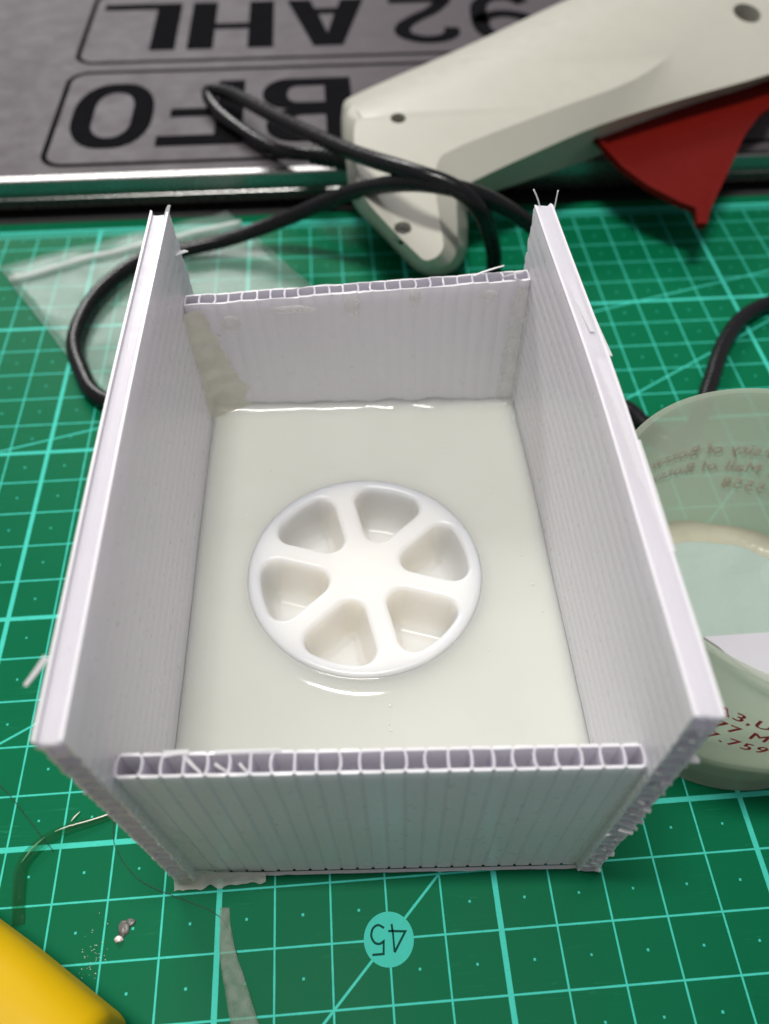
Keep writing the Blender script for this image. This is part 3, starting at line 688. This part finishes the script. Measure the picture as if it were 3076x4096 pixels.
def cup_text(s, ang0, z, size, sp):
    c_ = bpy.data.curves.new('t', 'FONT'); c_.body = s; c_.size = size * S; c_.resolution_u = 3; c_.space_character = sp; c_.offset = 0
    t_ = bpy.data.objects.new('t', c_); COL.objects.link(t_); bpy.context.view_layer.update()
    me = bpy.data.meshes.new_from_object(t_.evaluated_get(bpy.context.evaluated_depsgraph_get())); bpy.data.objects.remove(t_)
    for v in me.vertices:
        x, y = v.co.x / S, v.co.y / S; zz = z + y; r = rad(zz) + .006; a = math.radians(ang0) + x / RT
        v.co = Vector((CC[0] + r * math.cos(a), CC[1] + r * math.sin(a), zz)) * S
    me.materials.clear()
    V = [tuple(v.co / S) for v in me.vertices]; F = [tuple(p_.vertices) for p_ in me.polygons]; D = .016 / RT
    V2 = [(CC[0] + ((x - CC[0]) * math.cos(D) - (y - CC[1]) * math.sin(D)) * 1.0012, CC[1] + ((x - CC[0]) * math.sin(D) + (y - CC[1]) * math.cos(D)) * 1.0012, zz) for x, y, zz in V]
    bpy.data.meshes.remove(me)
    return obj('printed_line', mesh_from('printed_line', *merge([(V, F), (V2, F)])), mat_redink, cup)
for a0 in (-126.5, 36):
    cup_text('A3,University of Botswana', a0, 3.28, .42, 1.12)
    cup_text('/77 Main Mall of Botswana', a0, 2.78, .42, 1.12)
    cup_text('7.75915558', a0 + 3, 2.28, .42, 1.18)
def cardpt(i, j, dz):
    x = 8.0 + 4.6 * i / 24; yw = CC[1] - math.sqrt(max(0.0, 3.02 ** 2 - (x - CC[0]) ** 2)) + .03; yt = .95 + .02 * i / 24
    y = yt + (min(yw, yt - .01) - yt) * j / 4; return (x, y, 4.93 - .50 * (yt - y) + dz)
card = obj('white_card', mesh_from('white_card', *grid_slab(lambda i, j: cardpt(i, j, 0), lambda i, j: cardpt(i, j, -.05), 25, 5)), mat_card)
tag(card, 'white card wedged inside the rim of the frosted cup', 'card')

# ------------------------------------------------------------------ yellow handle, bottom left
yh = empty('yellow_tool_handle'); tag(yh, 'smooth yellow plastic handle cut off by the lower left corner', 'tool handle')
ax = Vector((.80, -.60, 0)).normalized(); sd_ = Vector((.60, .80, 0)).normalized()
end = Vector((-1.24, -3.06, 0)) - sd_ * 1.58
vs, fs = [], []; sect = []
for cx, cz, s in ((.95, 1.55, 0), (-.95, 1.55, 90), (-.95, .75, 180), (.95, .75, 270)):
    for j in range(9): a = math.radians(s + 90 * j / 8); sect.append((cx + .72 * math.cos(a), cz + .72 * math.sin(a)))
stn = [(-14, 1.0), (-9, 1.03), (-5, 1.02), (-2, 1.0), (-.25, 1.0), (-.12, .985), (-.03, .95), (0, .90)]
for d, sc in stn:
    for x, z in sect: vs.append(tuple(end + ax * d + sd_ * (x * sc - .010 * d * d) + Vector((0, 0, 1.15 + (z - 1.15) * sc))))
nq = len(sect)
for i in range(len(stn) - 1):
    for k in range(nq): fs.append((i * nq + k, i * nq + (k + 1) % nq, (i + 1) * nq + (k + 1) % nq, (i + 1) * nq + k))
fs += [tuple(range(nq)), tuple((len(stn) - 1) * nq + k for k in range(nq))]
yb = obj('handle_body', mesh_from('handle_body', vs, fs), mat_yellow, yh); smooth_angle(yb.data, 40)
gr = [tuple(end + ax * (-9 + 8.2 * k / 20) + sd_ * (-.55 - .010 * (-9 + 8.2 * k / 20) ** 2) + Vector((0, 0, 2.27))) for k in range(21)]
obj('seam_ridge', mesh_from('seam_ridge', *tube(gr, .05, 8), True), mat_yellow, yh)

# ------------------------------------------------------------------ scraps on the mat
def strip2(cl, w, z0, zf=None, th=.012):
    P = [Vector((a, b, 0)) for a, b in cl]; rows = []
    for i, p_ in enumerate(P):
        d = (P[min(i + 1, len(P) - 1)] - P[max(i - 1, 0)]).normalized(); nrm = Vector((-d.y, d.x, 0)); ww = w[i] if isinstance(w, list) else w
        zz = z0 + (zf(i / (len(P) - 1)) if zf else 0)
        rows.append([p_ + nrm * ww / 2 + Vector((0, 0, zz)), p_ - nrm * ww / 2 + Vector((0, 0, zz))])
    return grid_slab(lambda i, j: tuple(rows[i][j]), lambda i, j: tuple(rows[i][j] + Vector((0, 0, th))), len(P), 2)
L_ = [(.02, -1.28), (.03, -1.6), (.045, -2.0), (.14, -2.45), (.28, -3.05), (.45, -3.7)]; R2 = [(.19, -1.29), (.24, -1.65), (.36, -2.08), (.50, -2.42), (.74, -3.05), (1.0, -3.7)]
Lc, Rc = catmull([(*a, 0) for a in L_], 5), catmull([(*a, 0) for a in R2], 5); nl = len(Lc)
def tp2(i, j, dz):
    f = j / 5; p_ = Lc[i] * (1 - f) + Rc[i] * f; return (p_.x + .012 * nz(i * .7, j), p_.y, .008 + dz + .10 * (i / nl) ** 2 * f + .012 * nz(i * .9, j * .9, 2) ** 2)
tape = obj('frosted_tape_strip', mesh_from('frosted_tape_strip', *grid_slab(lambda i, j: tp2(i, j, 0), lambda i, j: tp2(i, j, .014), nl, 6), True), mat_tape)
tag(tape, 'frosted clear strip running off the mat beside the printed 45 disc', 'tape')
fl = empty('clear_film_scrap'); tag(fl, 'clear plastic film scrap with painted edge glints beside the front left corner', 'film scrap')
fc = [(-1.9, .56), (-2.4, .40), (-2.9, .28), (-3.35, .05), (-3.62, -.32), (-3.60, -.8), (-3.52, -1.3)]
fc = [(v.x, v.y) for v in catmull([(*a, 0) for a in fc], 6)]
obj('film_band', mesh_from('film_band', *strip2(fc, [.12 + .10 * min(1, k / 22) for k in range(len(fc))], .02, lambda t: .10 * math.sin(math.pi * t))), mat_film, fl)
e1 = catmull([(-1.92, .585, .05), (-2.4, .43, .10), (-2.9, .315, .12), (-3.12, .245, .11)], 8)
obj('painted_glint', mesh_from('painted_glint', *tube([v + Vector((0, .01 * nz(i * 1.1), 0)) for i, v in enumerate(e1)], lambda t: .016 * (1 - .5 * t), 6), True), mat_strand, fl)  # opaque pale tubes standing in for glints along the film edge
e2 = catmull([(-3.30, .16, .10), (-3.48, -.02, .10), (-3.66, -.27, .08)], 6)
obj('painted_glint', mesh_from('painted_glint', *tube(e2, lambda t: .004 + .014 * math.sin(math.pi * t), 6), True), mat_strand, fl)
e3 = catmull([(-2.72, .60, .06), (-2.80, .50, .08), (-2.86, .42, .08)], 5)
obj('painted_glint', mesh_from('painted_glint', *tube(e3, lambda t: .003 + .012 * math.sin(math.pi * t), 6), True), mat_strand, fl)
h1 = tube(catmull([(-4.6, 1.45, .02), (-4.05, .93, .02), (-3.5, .33, .02), (-3.12, -.08, .02)], 6), .0065, 5)
s1 = obj('glue_strand', mesh_from('glue_strand', *h1, True), mat_hair); tag(s1, 'straight dark hair-thin strand left of the box', 'strand')
h2 = tube(catmull([(-2.11, .55, .06), (-2.08, .40, .02), (-1.98, -.09, .014), (-1.48, -.69, .014), (-.61, -1.11, .014), (-.1, -1.34, .014), (.18, -1.62, .014), (.36, -2.05, .014)], 8), .006, 5)
s2 = obj('glue_strand', mesh_from('glue_strand', *h2, True), mat_hair); tag(s2, 'curved hair-thin strand sweeping below the front left corner', 'strand')
h3 = tube(catmull([(-2.10, .62, .05), (-2.09, .5, .05), (-2.05, .37, .03)], 5), lambda t: .004 + .018 * math.sin(math.pi * t), 6)
s3 = obj('glue_strand', mesh_from('glue_strand', *h3, True), mat_strand); tag(s3, 'short bright glue sliver on the thick grid line by the corner', 'strand')
def blob(c0, rx, ry, rz, sd, mat, name, parent):
    bm = bmesh.new(); bmesh.ops.create_icosphere(bm, subdivisions=3, radius=1)
    for v in bm.verts:
        f = 1 + .28 * noise.noise(v.co * 1.6 + Vector((sd, 0, 0))); v.co = Vector((c0[0] + v.co.x * rx * f, c0[1] + v.co.y * ry * f, max(.003, c0[2] + v.co.z * rz * f))) * S
    me = bpy.data.meshes.new(name); bm.to_mesh(me); bm.free()
    for f in me.polygons: f.use_smooth = True
    return obj(name, me, mat, parent)
dr = empty('dried_drip'); tag(dr, 'small grey drip with a white tail on the mat near the yellow handle', 'drip')
blob((-1.66, -1.49, .01), .10, .13, .035, 1, simple('drip_grey', (.13, .12, .11), .35, .4, 14, .6, 12), 'grey_lump', dr)
blob((-1.56, -1.40, .01), .09, .07, .03, 4, simple('drip_grey2', (.10, .10, .09), .35, .4, 14, .6, 12), 'grey_lump', dr)
blob((-1.72, -1.66, .02), .075, .055, .06, 2, simple('drip_white', (.75, .66, .68), .3), 'white_tail', dr)
cr = []
for k in range(44):
    x, y = -2.28 + random.gauss(0, .10) + (0.06 if k % 3 else .2), -1.95 + random.gauss(0, .28); s = random.uniform(.006, .018)
    cr.append(([(x - s, y, .003), (x + s, y - s * .6, .003), (x, y + s, .003), (x, y, .003 + s)], [(0, 1, 2), (0, 1, 3), (1, 2, 3), (2, 0, 3)]))
cb = obj('plastic_crumbs', mesh_from('plastic_crumbs', *merge(cr)), mat_strand); cb['kind'] = 'stuff'; tag(cb, 'tiny pale crumbs scattered on the mat near the yellow handle', 'crumbs')
